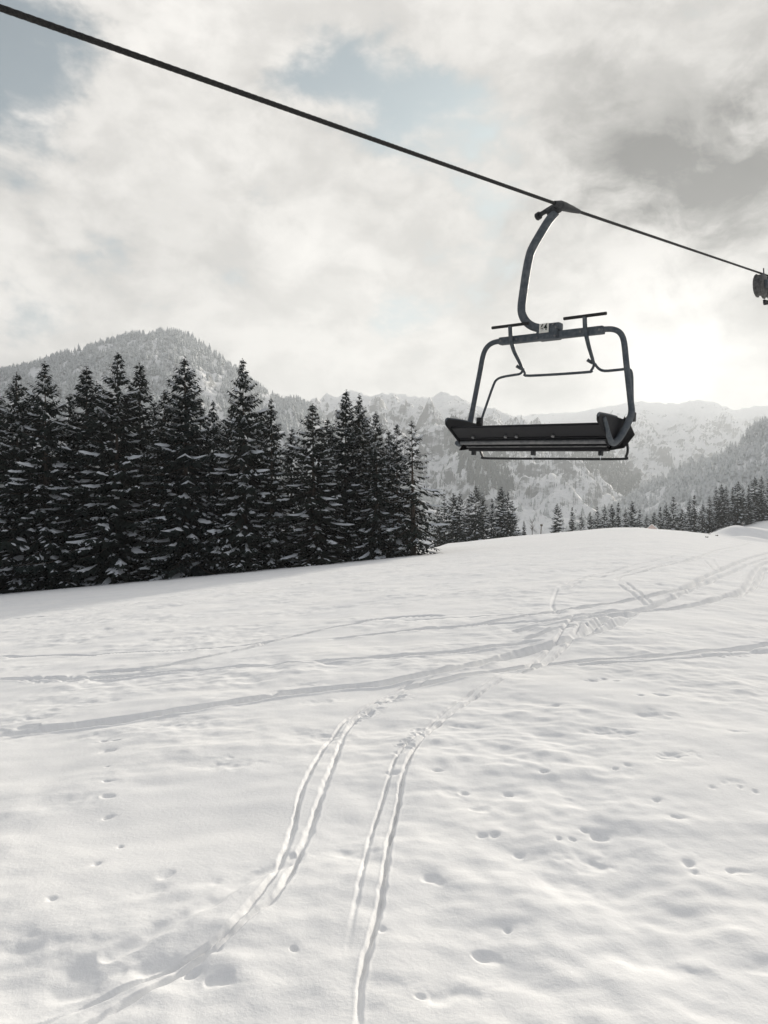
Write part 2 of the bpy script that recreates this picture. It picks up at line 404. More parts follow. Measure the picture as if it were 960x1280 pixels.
track([(850, 700), (785, 714), (735, 726), (703, 738)], **THIN)
track([(940, 677), (930, 680), (890, 690), (870, 697), (820, 710), (780, 720), (770, 727)], 0.053, 0.078, 0.30, 0.12)
track([(925, 686), (880, 697), (850, 703)], **THIN)
track([(772, 730), (795, 745), (808, 755)], 0.037, 0.038, 0.30, 0.09)
track([(782, 728), (803, 744), (815, 753)], 0.032, 0.034, 0.30, 0.09)
track([(880, 700), (893, 713)], 0.032, 0.034, 0.30, 0.09); track([(890, 698), (899, 712)], 0.043, 0.038, 0.30, 0.09)
track([(-10, 777), (105, 765), (192, 750), (260, 738), (327, 727), (373, 718), (440, 706)], 0.070, 0.061, 0.30, 0.09)
track([(230, 756), (303, 744), (373, 732), (440, 725), (502, 719)], 0.053, 0.052, 0.30, 0.09)
track([(-10, 821), (88, 820), (160, 817), (233, 814), (300, 808), (350, 800)], 0.053, 0.069, 0.30, 0.12)
track([(500, 776), (560, 773), (640, 770), (700, 766)], 0.043, 0.052, 0.30, 0.12)
track([(640, 790), (700, 780), (740, 772), (790, 764)], 0.064, 0.087, 0.30, 0.13); track([(655, 798), (705, 785), (735, 780)], 0.048, 0.078, 0.30, 0.13)
# the pair of ski tracks that runs down to the lower left
track([(560, 838), (500, 866), (452, 893), (432, 915), (422, 943), (406, 985), (390, 1032), (383, 1052), (365, 1094), (344, 1130), (312, 1157), (266, 1196), (198, 1238), (130, 1279), (60, 1325), (0, 1370)], .0175, .028, .15, .5)
track([(545, 840), (485, 868), (436, 897), (420, 915), (406, 933), (385, 974), (375, 1000), (366, 1040), (345, 1095), (318, 1136), (300, 1158), (265, 1190), (210, 1217), (156, 1243), (68, 1282), (0, 1318)], .0150, .025, .15, .5)
track([(372, 1070), (360, 1084), (312, 1105), (260, 1141), (182, 1183), (120, 1215)], .045, .018, .15, .3)
# the pair in the middle
track([(640, 832), (565, 880), (520, 920), (497, 945), (485, 980), (477, 1005), (467, 1035), (460, 1062), (447, 1125), (438, 1170), (432, 1215)], .0115, .024, .15, .45, .45)
track([(655, 832), (585, 875), (532, 918), (512, 950), (502, 980), (499, 1000), (492, 1032), (486, 1060), (476, 1131), (464, 1177), (452, 1224), (449, 1262), (446, 1310)], .0140, .034, .15, .45, .2)
track([(640, 836), (665, 826), (690, 805), (705, 785), (718, 768)], .026, .034, .25, .25)
track([(652, 838), (678, 828), (712, 802), (726, 776)], .026, .032, .25, .25)
rng = random.Random(7)
for (px, py) in [(130, 930), (134, 943), (135, 964), (134, 982), (135, 1000), (135, 1024), (151, 1060), (146, 930), (120, 1085), (600, 1043), (617, 1041), (545, 963), (490, 970), (650, 1065), (730, 1035), (745, 1040), (860, 1076), (868, 1087),
                 (605, 1192), (530, 1244), (475, 1165), (635, 1160), (715, 1046), (920, 1083), (845, 1020), (700, 1048), (65, 1130), (240, 1223), (268, 1196), (275, 1232), (210, 1100), (925, 985), (905, 980), (890, 985), (945, 990),
                 (770, 962), (785, 958), (680, 965), (635, 990), (580, 990), (600, 1010), (820, 1000), (755, 845), (740, 848), (770, 848), (800, 870), (830, 868), (690, 880), (370, 1190), (540, 1100)]:
    x, y = on_snow(px, py); s = rng.uniform(.015, .031) * (1 if y < 6 else 1.6)
    pit(x, y, s * rng.uniform(.9, 1.5), s, rng.uniform(.012, .028) * (1 if y < 6 else 1.4), rng.uniform(-.5, .5))
for (x0, y0, x1, y1, k, sp) in [(495, 868, 432, 908, 9, 6), (530, 905, 500, 942, 13, 7), (20, 850, 130, 850, 26, 8), (0, 915, 110, 909, 26, 7),  (880, 818, 960, 815, 16, 7)]:
    for i in range(k):                               # churned snow: clods and holes
        t = (i + rng.random()) / k
        x, y = on_snow(x0 + (x1 - x0) * t + rng.uniform(-sp, sp), y0 + (y1 - y0) * t + rng.uniform(-sp, sp) * .5)
        s = rng.uniform(.018, .04) * (1 if y < 7 else 1.4); pit(x, y, s * rng.uniform(.8, 1.6), s, rng.uniform(.014, .034), rng.uniform(0, 3), .5)
for i in range(90):                                 # scattered shallow dents
    d = 2.2 * (30 / 2.2) ** rng.random(); x = d * rng.uniform(-.62, .62); s = rng.uniform(.02, .065) * (1 + d / 14)
    pit(x, d, s * rng.uniform(1, 2.2), s * rng.uniform(.7, 1.1), s * rng.uniform(.08, .28), rng.uniform(-.5, .5), .04)
cz = cz - carve + lift * (1 - sstep(.004, .03, carve))
nr, nc = GX.shape
I = np.arange(nr * nc).reshape(nr, nc)
J = np.roll(I, -1, axis=1)
quads = np.stack([I[:-1], J[:-1], J[1:], I[1:]], -1).reshape(-1, 4)[:, ::-1]
snow = mesh_obj('snow_ground', np.stack([cx, cy, cz], -1), quads, M['snow'], smooth=True)
tag(snow, 'snow covered ski slope with ski tracks and dents in the foreground', 'snow', kind='structure')

# ------------------------------------------------------------------ mountains
def mountain(name, prof, d0, d1, zb, mt, seed, amp, gully, shape=1.0, cols=420, rws=150, label=None, dvar=0):
    prof = np.array(prof, float)
    px = np.linspace(prof[0, 0], prof[-1, 0], cols)
    top = np.interp(px, prof[:, 0], prof[:, 1])
    s = np.concatenate([np.linspace(0, 1, rws), 1 + np.linspace(0, .6, 26)[1:]])
    S, PX = np.meshgrid(s, px, indexing='ij')
    TOP = np.broadcast_to(top, S.shape)
    t = (PX - CX) / F
    dr = d1 + dvar * fbm(PX / 160, PX * 0, 2, seed + 50)
    Dd = d0 + (dr - d0) * S
    x = t * dr + (S - 1) * (dr - d0) * t * .75          # a fan opening less than the sight lines
    y = Dd
    zt = EYE + (HY - TOP) / F * dr
    h = np.where(S <= 1, S ** shape, 1 - (S - 1) * .9)
    env = np.where(S <= 1, np.sin(np.pi * np.clip(S, 0, 1)) ** .7, np.clip((S - 1) * 3, 0, 1))
    z = zb + (zt - zb) * h
    z = z + env * amp * (ridged(x / gully, y / (gully * 2.2), 6, seed) - .55) + env * amp * .35 * fbm(x / (gully * .3), y / (gully * .3), 4, seed + 9)
    z = z + amp * .05 * (1 - env) * fbm(x / 25, y / 25, 4, seed + 20) * (S > .5)
    V = np.stack([x, y, z], -1)
    nr, nc = S.shape; I = np.arange(nr * nc).reshape(nr, nc)
    q = np.stack([I[:-1, :-1], I[:-1, 1:], I[1:, 1:], I[1:, :-1]], -1).reshape(-1, 4)
    o = mesh_obj(name, V.reshape(-1, 3), q, mt, smooth=True)
    tag(o, label, 'mountain', kind='structure')
    return V, s, px
LEFT = [(-420, 560), (-260, 525), (-60, 487), (0, 467), (50, 455), (90, 441), (140, 428), (165, 420), (200, 416), (230, 417), (245, 427), (270, 445), (300, 467), (330, 490), (352, 503), (372, 500), (392, 512), (430, 545), (490, 590), (560, 645)]
V_left, s_left, px_left = mountain('forested_hill', LEFT, 500, 1500, -40, M['forest_floor'], 3, 60, 170, .95, label='rounded forested hill rising behind the left tree row')
ALP = [(180, 560), (300, 540), (385, 510), (400, 500), (408, 493), (420, 498), (440, 490), (453, 493), (464, 500), (478, 492), (503, 494), (525, 498), (540, 496), (553, 491), (566, 494), (581, 499), (594, 507), (619, 513), (644, 522), (690, 540), (740, 566), (790, 596), (840, 625), (900, 650)]
V_alp, s_alp, px_alp = mountain('rocky_mountain', ALP, 900, 2700, -40, M['mountain'], 21, 230, 330, 1.25, 520, 200, label='jagged snowy mountain range behind the chairlift seat', dvar=200)
FAR = [(420, 560), (560, 535), (620, 522), (660, 519), (681, 517), (720, 515), (760, 508), (799, 502), (823, 503), (851, 505), (864, 500), (892, 502), (902, 507), (919, 513), (939, 509), (960, 506), (1050, 502), (1200, 500), (1400, 520)]
V_far, s_far, px_far = mountain('snowy_mountain', FAR, 1900, 3700, -40, M['far_mountain'], 33, 230, 480, 1.2, 420, 150, label='pale hazy mountain crest under the bright sky at the right', dvar=200)
RIGHT = [(700, 668), (740, 650), (765, 636), (799, 618), (817, 606), (836, 595), (855, 586), (877, 579), (900, 573), (919, 559), (930, 550), (939, 538), (949, 533), (960, 525), (1020, 490), (1120, 440), (1300, 410), (1500, 430)]
V_right, s_right, px_right = mountain('wooded_slope', RIGHT, 330, 1150, -34, M['forest_floor'], 45, 45, 150, 1.0, label='steep wooded mountainside rising to the right edge')

M['pale_wood'] = M['frosted'].copy(); M['pale_wood'].name = 'rime_and_haze_trees'  # rime colours with a haze-blue tone painted in
for nd in M['pale_wood'].node_tree.nodes:
    if nd.type == 'MIX' and not nd.inputs[6].is_linked: nd.inputs[6].default_value = (.15, .18, .185, 1); nd.inputs[7].default_value = (.46, .49, .49, 1)
# forests far off that read as one mass: thousands of small cone trees, one object per wood
def wood(name, pts, hts, seed, label, ratio=.26, mt=None):
    rg = np.random.default_rng(seed); n_ = len(pts); k = 6
    an = np.linspace(0, 2 * np.pi, k, endpoint=False)
    V, Fc = [], []; off = 0
    for (zb, zt_, rad) in [(.02, .55, 1.0), (.28, .78, .74), (.55, 1.0, .46)]:
        ring = np.zeros((n_, k, 3)); ph = rg.uniform(0, 6.28, (n_, 1)); jr = rg.uniform(.7, 1.3, (n_, k))
        rr = (hts * ratio)[:, None] * rad * jr
        ring[:, :, 0] = pts[:, None, 0] + rr * np.cos(an + ph); ring[:, :, 1] = pts[:, None, 1] + rr * np.sin(an + ph)
        ring[:, :, 2] = pts[:, None, 2] + hts[:, None] * (zb + rg.uniform(-.05, .05, (n_, k)))
        tip = pts + np.stack([0 * hts, 0 * hts, hts * zt_], -1)
        V.append(np.concatenate([ring.reshape(n_, -1, 3), tip[:, None]], 1).reshape(-1, 3))
        base = off + np.arange(n_)[:, None] * (k + 1); kk = np.arange(k)
        Fc.append(np.stack([base + kk, base + (kk + 1) % k, np.broadcast_to(base + k, (n_, k))], -1).reshape(-1, 3)); off += n_ * (k + 1)
    o = mesh_obj(name, np.concatenate(V), np.concatenate(Fc), mt or M['frosted'])
    return tag(o, label, 'forest', kind='stuff')
def scatter(V, s, px, n_, seed, accept, smin=0, smax=1.0):
    rg = np.random.default_rng(seed)
    S = rg.uniform(smin, smax, n_ * 3); Pq = rg.uniform(px[0], px[-1], n_ * 3)
    keep = accept(S, Pq, rg); S = S[keep][:n_]; Pq = Pq[keep][:n_]
    i = np.clip(np.interp(S, s, np.arange(len(s))), 0, len(s) - 1.001); j = np.interp(Pq, px, np.arange(len(px))).clip(0, len(px) - 1.001)
    i0, j0 = i.astype(int), j.astype(int); fi, fj = (i - i0)[:, None], (j - j0)[:, None]
    return (V[i0, j0] * (1 - fi) + V[i0 + 1, j0] * fi) * (1 - fj) + (V[i0, j0 + 1] * (1 - fi) + V[i0 + 1, j0 + 1] * fi) * fj
def acc_left(S, Pq, rg):
    x = .6 * fbm(Pq / 40, S * 6, 3, 5) + .55 * fbm(Pq / 9, S * 5, 3, 15)
    scar = ((Pq - 268) / 22) ** 2 + ((S - .70) / .14) ** 2 < 1
    return (x > -.16) & (~scar | (rg.random(len(S)) < .12)) & (Pq > -60)
p_ = scatter(V_left, s_left, px_left, 15000, 1, acc_left, .22, 1.01)
wood('hillside_forest', p_, np.random.default_rng(2).triangular(5, 10, 18, len(p_)), 3, 'frosted conifer forest covering the rounded hill at the left', mt=M['pale_wood'])
def acc_right(S, Pq, rg): return (.6 * fbm(Pq / 35 + S * 3, S * 5, 3, 8) + .6 * fbm(Pq / 8 + S * 14, S * 12, 3, 18) > -.06) & (Pq > 690) & (Pq < 1120)
M['hazed_rime_wood'] = M['pale_wood'].copy(); M['hazed_rime_wood'].name = 'hazed_rime_trees'  # paler copy: sunlit haze over the right slope painted into the rime colours
for nd in M['hazed_rime_wood'].node_tree.nodes:
    if nd.type == 'MIX' and not nd.inputs[6].is_linked: nd.inputs[6].default_value = (.24, .27, .275, 1); nd.inputs[7].default_value = (.60, .62, .62, 1)
p_ = scatter(V_right, s_right, px_right, 7500, 4, acc_right, .0, 1.0)
wood('mountainside_forest', p_, np.random.default_rng(5).triangular(5, 10, 19, len(p_)), 6, 'hazy snowy forest on the steep slope at the right edge', mt=M['hazed_rime_wood'])
def acc_alp(S, Pq, rg):
    wv_ = fbm(Pq / 14, S * 16, 2, 31)
    a = ((Pq - 583) / 30) ** 2 + ((S - .34) / .14) ** 2 < 1 + .8 * wv_
    b_ = ((Pq - 725) / 42) ** 2 + ((S - .50) / .09) ** 2 < 1 + .8 * wv_
    return (a | b_) & (rg.random(len(S)) < .7)
p_ = scatter(V_alp, s_alp, px_alp, 26000, 9, acc_alp, .03, .72)
M['dark_wood'] = mat('distant_dark_needles', (.06, .08, .088), .85, 0, 0)[0]
wood('dark_wood_patch', p_, np.random.default_rng(11).uniform(11, 20, len(p_)), 12, 'dark forest patches on the snowy mountain foot beside the seat', mt=M['dark_wood'])
def acc_scrub(S, Pq, rg):
    return (fbm(Pq / 22 + S * 4, S * 9, 3, 12) > .10) & (Pq > 380) & (rg.random(len(S)) < .22)
p_ = scatter(V_alp, s_alp, px_alp, 5000, 10, acc_scrub, .03, .66)
wood('valley_forest', p_, np.random.default_rng(13).uniform(7, 16, len(p_)), 14, 'thin frosted trees scattered over the snowy mountain foot', mt=M['pale_wood'])

# ------------------------------------------------------------------ haze: one closed box of thin even air
hz = MB(); hz.hull_box((-4600, -700, -46), (4600, 5600, 660))
haze = mesh_obj('haze', hz.v, hz.f, bpy.data.materials.new('haze'))
tag(haze, 'thin pale winter haze filling the valley air', 'haze', kind='stuff')
hm = haze.data.materials[0]; hm.use_nodes = True
hn = NT(hm.node_tree); hn.n.clear()
ho = hn.new('ShaderNodeOutputMaterial'); hv = hn.new('ShaderNodeVolumePrincipled')
hv.inputs['Color'].default_value = (.89, .945, 1.0, 1); hv.inputs['Density'].default_value = 2.5e-4; hv.inputs['Anisotropy'].default_value = .25
hn.l.new(hv.outputs[0], ho.inputs['Volume'])

# ------------------------------------------------------------------ spruces
def spruce_parts(seed, H, Rb, sparse=0.0, snow=.6, lod=1.0, ragged=.25, taper=.70, skirt=0.0):
    """needle quads, snow tents and limb bars of one spruce of height H and lowest radius Rb"""
    rg = np.random.default_rng(seed)
    nv, nf, sv, sf, limbs = [], [], [], [], []
    h = H * (.02 + .03 * sparse); ang = rg.uniform(0, 6.28)
    step = H / (44 * lod + 4)
    lean = rg.uniform(-.012, .012, 2) * H
    lobes = rg.uniform(.75, 1.2, 7)
    while h < H * .985:
        fr = h / H
        nb = max(3, int(round((5.6 - .4 * fr) * (1 - .35 * sparse))))
        env = Rb * ((1 - fr) ** taper) * (.88 + .12 * math.sin(fr * 23 + seed)) + .16
        env *= min(1.0, .30 + (1 - fr) / .20)               # pointed tip
        if fr < .12: env *= .8 + fr * 1.6
        for bI in range(nb):
            ang += 2.4 + rg.uniform(-.35, .35)
            L = env * lobes[int(ang * 1.11) % 7] * (1 - ragged * rg.random()) * (1.25 if rg.random() < .08 else 1)
            if rg.random() < .10 + .15 * sparse: continue
            ph = ang; ca, sa = math.cos(ph), math.sin(ph)
            rise = .75 * max(0, fr - .55) * 2.2 - (.50 + skirt) * (1 - fr) + rg.uniform(-.12, .12)
            org = np.array([lean[0] * fr, lean[1] * fr, h + rg.uniform(-.4, .4) * step])
            def P(t):                                  # drooping limb with an upturned tip
                return org + np.array([ca * L * t, sa * L * t, L * (rise * t - .13 * math.sin(math.pi * t * .9) + .06 * t * t)])
            side = np.array([-sa, ca, 0.0])
            nt = max(4, int((L * 5.5 + 6) * lod))
            limbs.append((P(0), P(.5), P(1), .012 + .010 * L))
            for k in range(nt):
                t = .16 + .84 * (k + rg.random() * .6) / nt
                if rg.random() < sparse * .62: continue
                b0 = P(min(t, 1)); sg = 1 if k % 2 else -1
                tl = (.26 + .34 * L * (1.05 - t) ** .8) * rg.uniform(.7, 1.2) * (1 - .4 * sparse)
                out_ = np.array([ca, sa, 0]) * rg.uniform(.45, .9) + side * sg * rg.uniform(.5, 1) + np.array([0, 0, -rg.uniform(.15, .75)])
                out_ /= np.linalg.norm(out_)
                wd = tl * rg.uniform(.17, .27) * (1 / lod) ** .5 * (1 - .5 * sparse)
                wv_ = np.cross(out_, np.array([rg.uniform(-.5, .5), rg.uniform(-.5, .5), 1.0])); wv_ /= np.linalg.norm(wv_) + 1e-9
                i0 = len(nv); mid = b0 + out_ * tl * .5
                nv += [b0, mid + wv_ * wd, b0 + out_ * tl + np.array([0, 0, -tl * .12]), mid - wv_ * wd]
                nf.append((i0, i0 + 1, i0 + 2, i0 + 3))
                if rg.random() < .55 * (1 - sparse):   # hanging tuft under the limb
                    i0 = len(nv); tl2 = tl * rg.uniform(.45, .9); o2 = np.array([ca * .25, sa * .25, -1.0]) + side * rg.uniform(-.3, .3)
                    nv += [b0, b0 + o2 * tl2 * .5 + side * wd, b0 + o2 * tl2, b0 + o2 * tl2 * .5 - side * wd]
                    nf.append((i0, i0 + 1, i0 + 2, i0 + 3))
                if rg.random() < snow * .32:            # snow caught on a twig
                    i0 = len(sv); z0 = np.array([0, 0, .03]); ww = wd * rg.uniform(.5, .95)
                    a_ = b0 + out_ * tl * .15 + z0; c_ = b0 + out_ * tl * rg.uniform(.6, .95) + z0; m_ = (a_ + c_) / 2
                    sv += [a_, m_ + wv_ * ww, c_, m_ - wv_ * ww, m_ + np.array([0, 0, ww * .7])]
                    sf += [(i0, i0 + 1, i0 + 4), (i0 + 1, i0 + 2, i0 + 4), (i0 + 2, i0 + 3, i0 + 4), (i0 + 3, i0, i0 + 4)]
            if rg.random() < snow * (1 - .2 * fr):      # a snow load lying along the outer limb
                t0 = rg.uniform(.25, .6); t1 = rg.uniform(.8, 1.02); m_ = 5; i0 = len(sv)
                ww = (.06 + .115 * min(L, 2.6)) * rg.uniform(.45, 1.1) * (1 - .62 * sparse)
                for q in range(m_ + 1):
                    t = t0 + (t1 - t0) * q / m_; c_ = P(t) + np.array([0, 0, .02 + .02 * rg.random()])
                    wq = ww * (.25 + math.sin(math.pi * (q + .25) / (m_ + .5))) * rg.uniform(.55, 1.25)
                    sv += [c_ - side * wq + np.array([0, 0, -wq * .35]), c_ + np.array([0, 0, wq * .5]), c_ + side * wq + np.array([0, 0, -wq * .35])]
                    if q:
                        a0 = i0 + 3 * (q - 1); sf += [(a0, a0 + 3, a0 + 4, a0 + 1), (a0 + 1, a0 + 4, a0 + 5, a0 + 2)]
        h += step * rg.uniform(.75, 1.25) * (1 + .25 * sparse)
    # leading shoot
    for k in range(10):
        z = H * (.955 + .045 * k / 10); a = k * 2.4; tl = .10 + .28 * (1 - k / 10); i0 = len(nv); o_ = np.array([math.cos(a), math.sin(a), .6]); b0 = np.array([lean[0], lean[1], z])
        sd_ = np.array([-math.sin(a), math.cos(a), 0]) * .05
        nv += [b0, b0 + o_ * tl * .5 + sd_, b0 + o_ * tl, b0 + o_ * tl * .5 - sd_]; nf.append((i0, i0 + 1, i0 + 2, i0 + 3))
    return nv, nf, sv, sf, limbs, lean

def build_spruce(name, seed, H, Rb, **kw):
    root = bpy.data.objects.new(name, None); COL.objects.link(root)
    nv, nf, sv, sf, limbs, lean = spruce_parts(seed, H, Rb, **kw)
    tk = MB(); r0 = .012 * H + .05
    tk.tube([(0, 0, -1.2), (lean[0] * .3, lean[1] * .3, H * .3), (lean[0] * .7, lean[1] * .7, H * .7), (lean[0], lean[1], H * 1.0)], [r0 * 1.2, r0 * .75, r0 * .22, .012], 8, 3)
    if kw.get('lod', 1) > .7:
        for (a, m_, c, r_) in limbs: tk.tube([a, m_, c], [r_, r_ * .7, r_ * .25], 4, 1, cap=False)
    tk.build('trunk', M['bark'], root)
    mesh_obj('crown', nv, nf, M['needles'], root)
    if sv: tag(mesh_obj('snow_load', sv, sf, M['branch_snow'], root), kind='stuff')
    root['H'] = H
    return root

def kids(o): return [c for c in bpy.data.objects if c.parent == o]
def copy_tree(o):
    r = o.copy(); COL.objects.link(r)
    for c in o_kids[o.name]:
        d = c.copy(); COL.objects.link(d); d.parent = r
    return r
o_kids = {}; used = set()
def plant(proto, px, py_top, d, label, group, rot, wide=1.0, cat='tree', min_h=None):
    x, y = (px - CX) / F * d, d
    zg = float(ground(x, y)) - .12
    H = EYE + (HY - py_top) / F * d - zg
    if proto.name in used:
        o = copy_tree(proto)
    else:
        o = proto; used.add(proto.name)
    s = H / proto_h[proto.name]
    o.location = (x, y, zg); o.rotation_euler = (0, 0, rot); o.scale = (s * wide * FULL.get(group, 1.0), s * wide * FULL.get(group, 1.0), s)
    return tag(o, label, cat, group)
PROTO = {}; proto_h = {}; FULL = {'snow-dusted spruces in the near row at the left': 1.38, 'spruces showing through gaps behind the near row': 1.3}
def proto(key, name, seed, H, Rb, **kw):
    o = build_spruce(name, seed, H, Rb, **kw); PROTO[key] = o; proto_h[o.name] = H; del o['H']
    o_kids[o.name] = kids(o)
proto('a', 'spruce_tree', 1, 20, 4.7, snow=.62)
proto('b', 'spruce_tree', 2, 19, 4.3, snow=.7, ragged=.35)
proto('c', 'spruce_tree', 3, 20, 5.0, snow=.66, ragged=.3, taper=.62)
proto('d', 'spruce_tree', 4, 18, 3.9, snow=.5, ragged=.3, taper=.78)
proto('e', 'spruce_tree', 5, 17, 4.5, snow=.55, ragged=.45, sparse=.15, skirt=.1)
proto('f', 'spruce_tree', 6, 14, 3.7, snow=.75, ragged=.5, sparse=.28, skirt=.02, taper=.72)
proto('g', 'spruce_tree', 8, 14, 4.3, snow=.7, ragged=.55, sparse=.5, skirt=.0, taper=.68)

ROW = 'snow-dusted spruces in the near row at the left'
NEAR = [  # prototype, column, top row, distance, width, label
    ('b', -28, 470, 61, 1.0, 'spruce half cut off by the left photo edge in the near row'),
    ('a', 24, 464, 60, .9, 'snowy spruce with a soft blunt tip, second in the row from the left edge'),
    ('c', 58, 452, 59.5, .85, 'heavily snow-frosted spruce with white twigs, third from the left edge'),
    ('d', 107, 458, 60, 1.1, 'dark spruce with a ragged tip left of the row\'s double-topped spruce'),
    ('c', 144, 440, 59, .9, 'tall broad spruce beneath the left shoulder of the rounded hill'),
    ('d', 175, 451, 61, .95, 'narrow spruce with a thin feathery tip just right of the broad tall spruce'),
    ('e', 203, 487, 59, .9, 'shorter dark spruce tucked between the feathery one and the pointed dense one'),
    ('a', 233, 446, 59, .95, 'dense sharp-pointed spruce standing below the peak of the rounded hill'),
    ('b', 268, 500, 59.5, .75, 'low snowy spruce under the bare white scar of the rounded hill'),
    ('c', 306, 448, 58.5, .78, 'tallest lone-topped spruce with clumpy snowy tip, right of the hill\'s peak'),
    ('b', 340, 497, 59, .8, 'small-topped spruce leaning beside the tall clumpy one, over the hill\'s right foot'),
    ('e', 393, 504, 58.5, 1.1, 'spruce with long snow-lined drooping branches at the gap where hill meets range'),
    ('d', 430, 486, 61, .88, 'dark twin-like spruce, left and taller of the close pair before the rocky range'),
    ('b', 448, 492, 62, .80, 'dark twin-like spruce, right and lower of the close pair before the rocky range'),
    ('e', 471, 514, 60, .8, 'spruce with white-edged limbs, right of the close dark pair'),
    ('f', 496, 530, 60, .85, 'thin spruce with half-bare limbs, next to last at the right end of the row'),
    ('g', 517, 526, 59.5, 1.0, 'nearly bare brown spruce at the right end of the row, low snowy limbs reaching out'),
]
rng = random.Random(3)
for (k, px, py, d, wd, lab) in NEAR:
    plant(PROTO[k], px, py, d, lab, ROW, rng.uniform(0, 6.28), wd)
BROW = 'spruces showing through gaps behind the near row'
BACK = [(-5, 478, 'a', 'dim spruce behind the row, at the very left edge of the photo'), (40, 486, 'b', 'dim spruce behind the gap between the second and third spruces from the left edge'),
        (84, 492, 'c', 'dim spruce behind the gap right of the heavily frosted spruce'), (126, 476, 'a', 'dim spruce close behind the left side of the tall broad spruce'),
        (160, 492, 'd', 'dim spruce behind the broad spruce and the feathery-tipped one'), (190, 500, 'c', 'dim spruce behind the shorter dark spruce of the row'),
        (218, 498, 'b', 'dim spruce just behind the left side of the dense sharp-pointed spruce'), (252, 497, 'c', 'dim spruce just behind the right side of the dense sharp-pointed spruce'),
        (286, 508, 'a', 'dim spruce behind the left flank of the tall clumpy-tipped spruce'), (324, 512, 'd', 'dim spruce behind the right flank of the tall clumpy-tipped spruce'),
        (364, 534, 'b', 'low dim spruce in the widest gap of the row, under the hill\'s right end'), (412, 522, 'a', 'dim spruce behind the long-limbed spruce, left of the dark pair'),
        (458, 522, 'b', 'dim spruce behind the dark pair\'s right side'), (484, 538, 'c', 'low dim spruce behind the thin spruces at the row\'s right end')]
for i, (px, py, k, lab) in enumerate(BACK):
    plant(PROTO[k], px, py, 68 + (i * 37 % 9), lab, BROW, rng.uniform(0, 6.28), .95)

proto('m', 'spruce_tree', 11, 15, 3.6, snow=.5, lod=.6)
proto('n', 'spruce_tree', 12, 15, 3.1, snow=.45, lod=.6, ragged=.35)
proto('o', 'spruce_tree', 13, 15, 4.0, snow=.5, lod=.6, ragged=.3, taper=.62)
MK = 'mno'
ORD = ['first', 'second', 'third', 'fourth', 'fifth', 'sixth', 'seventh', 'eighth', 'ninth', 'tenth', 'eleventh', 'twelfth', 'thirteenth', 'fourteenth', 'fifteenth', 'sixteenth']
CLUMP = [(547, 630), (556, 620), (566, 616), (575, 613), (585, 624), (594, 607), (604, 616), (614, 623), (627, 608), (635, 613), (641, 626)]
for i, (px, py) in enumerate(CLUMP):
    plant(PROTO[MK[i % 3]], px, py, 148 + (i * 5 % 11), '%s spruce from the left in the dark clump below the seat\'s left end' % ORD[i], 'spruces in the dark clump on the crest', rng.uniform(0, 6.28), 1.15)
plant(PROTO['m'], 655, 650, 122, 'tiny lone spruce just right of the dark clump on the crest', 'small trees on the crest', 1.0, 1.0)
plant(PROTO['o'], 697, 629, 170, 'lone rounded dark spruce on the crest between the bare sapling and the valley tree line', 'small trees on the crest', 2.0, .95)
LINE = [(716, 634), (727, 641), (738, 640), (747, 633), (756, 630), (765, 630), (774, 628), (782, 634), (790, 626), (799, 637), (808, 642), (817, 640), (826, 634)]
for i, (px, py) in enumerate(LINE):
    plant(PROTO[MK[(i * 2 + 1) % 3]], px, py, 195 + (i * 13 % 29), '%s spruce from the left in the valley tree line right of the lone rounded spruce' % ORD[i], 'spruces in the valley tree line', rng.uniform(0, 6.28), 1.0)
RWOOD = [(833, 628), (841, 621), (852, 636), (862, 624), (869, 619), (878, 630), (887, 619), (895, 608), (902, 605), (908, 607), (915, 609), (922, 601), (929, 608), (935, 606), (943, 596), (952, 594), (960, 599), (970, 592), (984, 596)]
for i, (px, py) in enumerate(RWOOD):
    side = '%s spruce from the left' % ORD[i] if i < 10 else ('%s spruce from the right frame edge' % ['', 'sixth', 'fifth', 'fourth', 'third', 'second', 'nearest'][i - 10] if 10 < i < 17 else None)
    if i == 10: side = 'middle tall spruce above the thin post'
    if i == 17: side = 'spruce standing just beyond the right frame edge'
    if i == 18: side = 'outermost spruce beyond the right frame edge'
    plant(PROTO[MK[i % 3]], px, py, 228 + (i * 17 % 31), side + ' in the wood above the shaded snow bank', 'spruces of the wood above the shaded bank', rng.uniform(0, 6.28), 1.1)

# bare sapling, post, stakes, twigs, hut
def at(px, py, d): return Vector(((px - CX) / F * d, d, EYE + (HY - py) / F * d))
def bare_shrub(px, d, h, label, seed):
    x, y = (px - CX) / F * d, d; z = float(ground(x, y)); rg = random.Random(seed)
    root = thing('bare_sapling', label, 'sapling', (x, y, z))
    st = MB(); st.tube([(0, 0, -.3), (.05, 0, h * .5), (-.06, 0, h)], [.06, .04, .015], 6, 3); st.build('trunk', M['bark'], root)
    cr = MB()
    for i in range(34):
        z0 = h * rg.uniform(.3, .95); a = rg.uniform(0, 6.28); L = h * rg.uniform(.15, .4); up = rg.uniform(.4, 1)
        e = Vector((math.cos(a) * L * .7, math.sin(a) * L * .7, z0 + L * up)); cr.tube([(0, 0, z0), e * .5 + Vector((0, 0, z0 * .5)), e], [.02, .014, .006], 4, 1)
    cr.build('crown', M['bark'], root)
bare_shrub(665, 112, 2.2, 'bare leafless sapling on the crest right of the tiny spruce', 4)
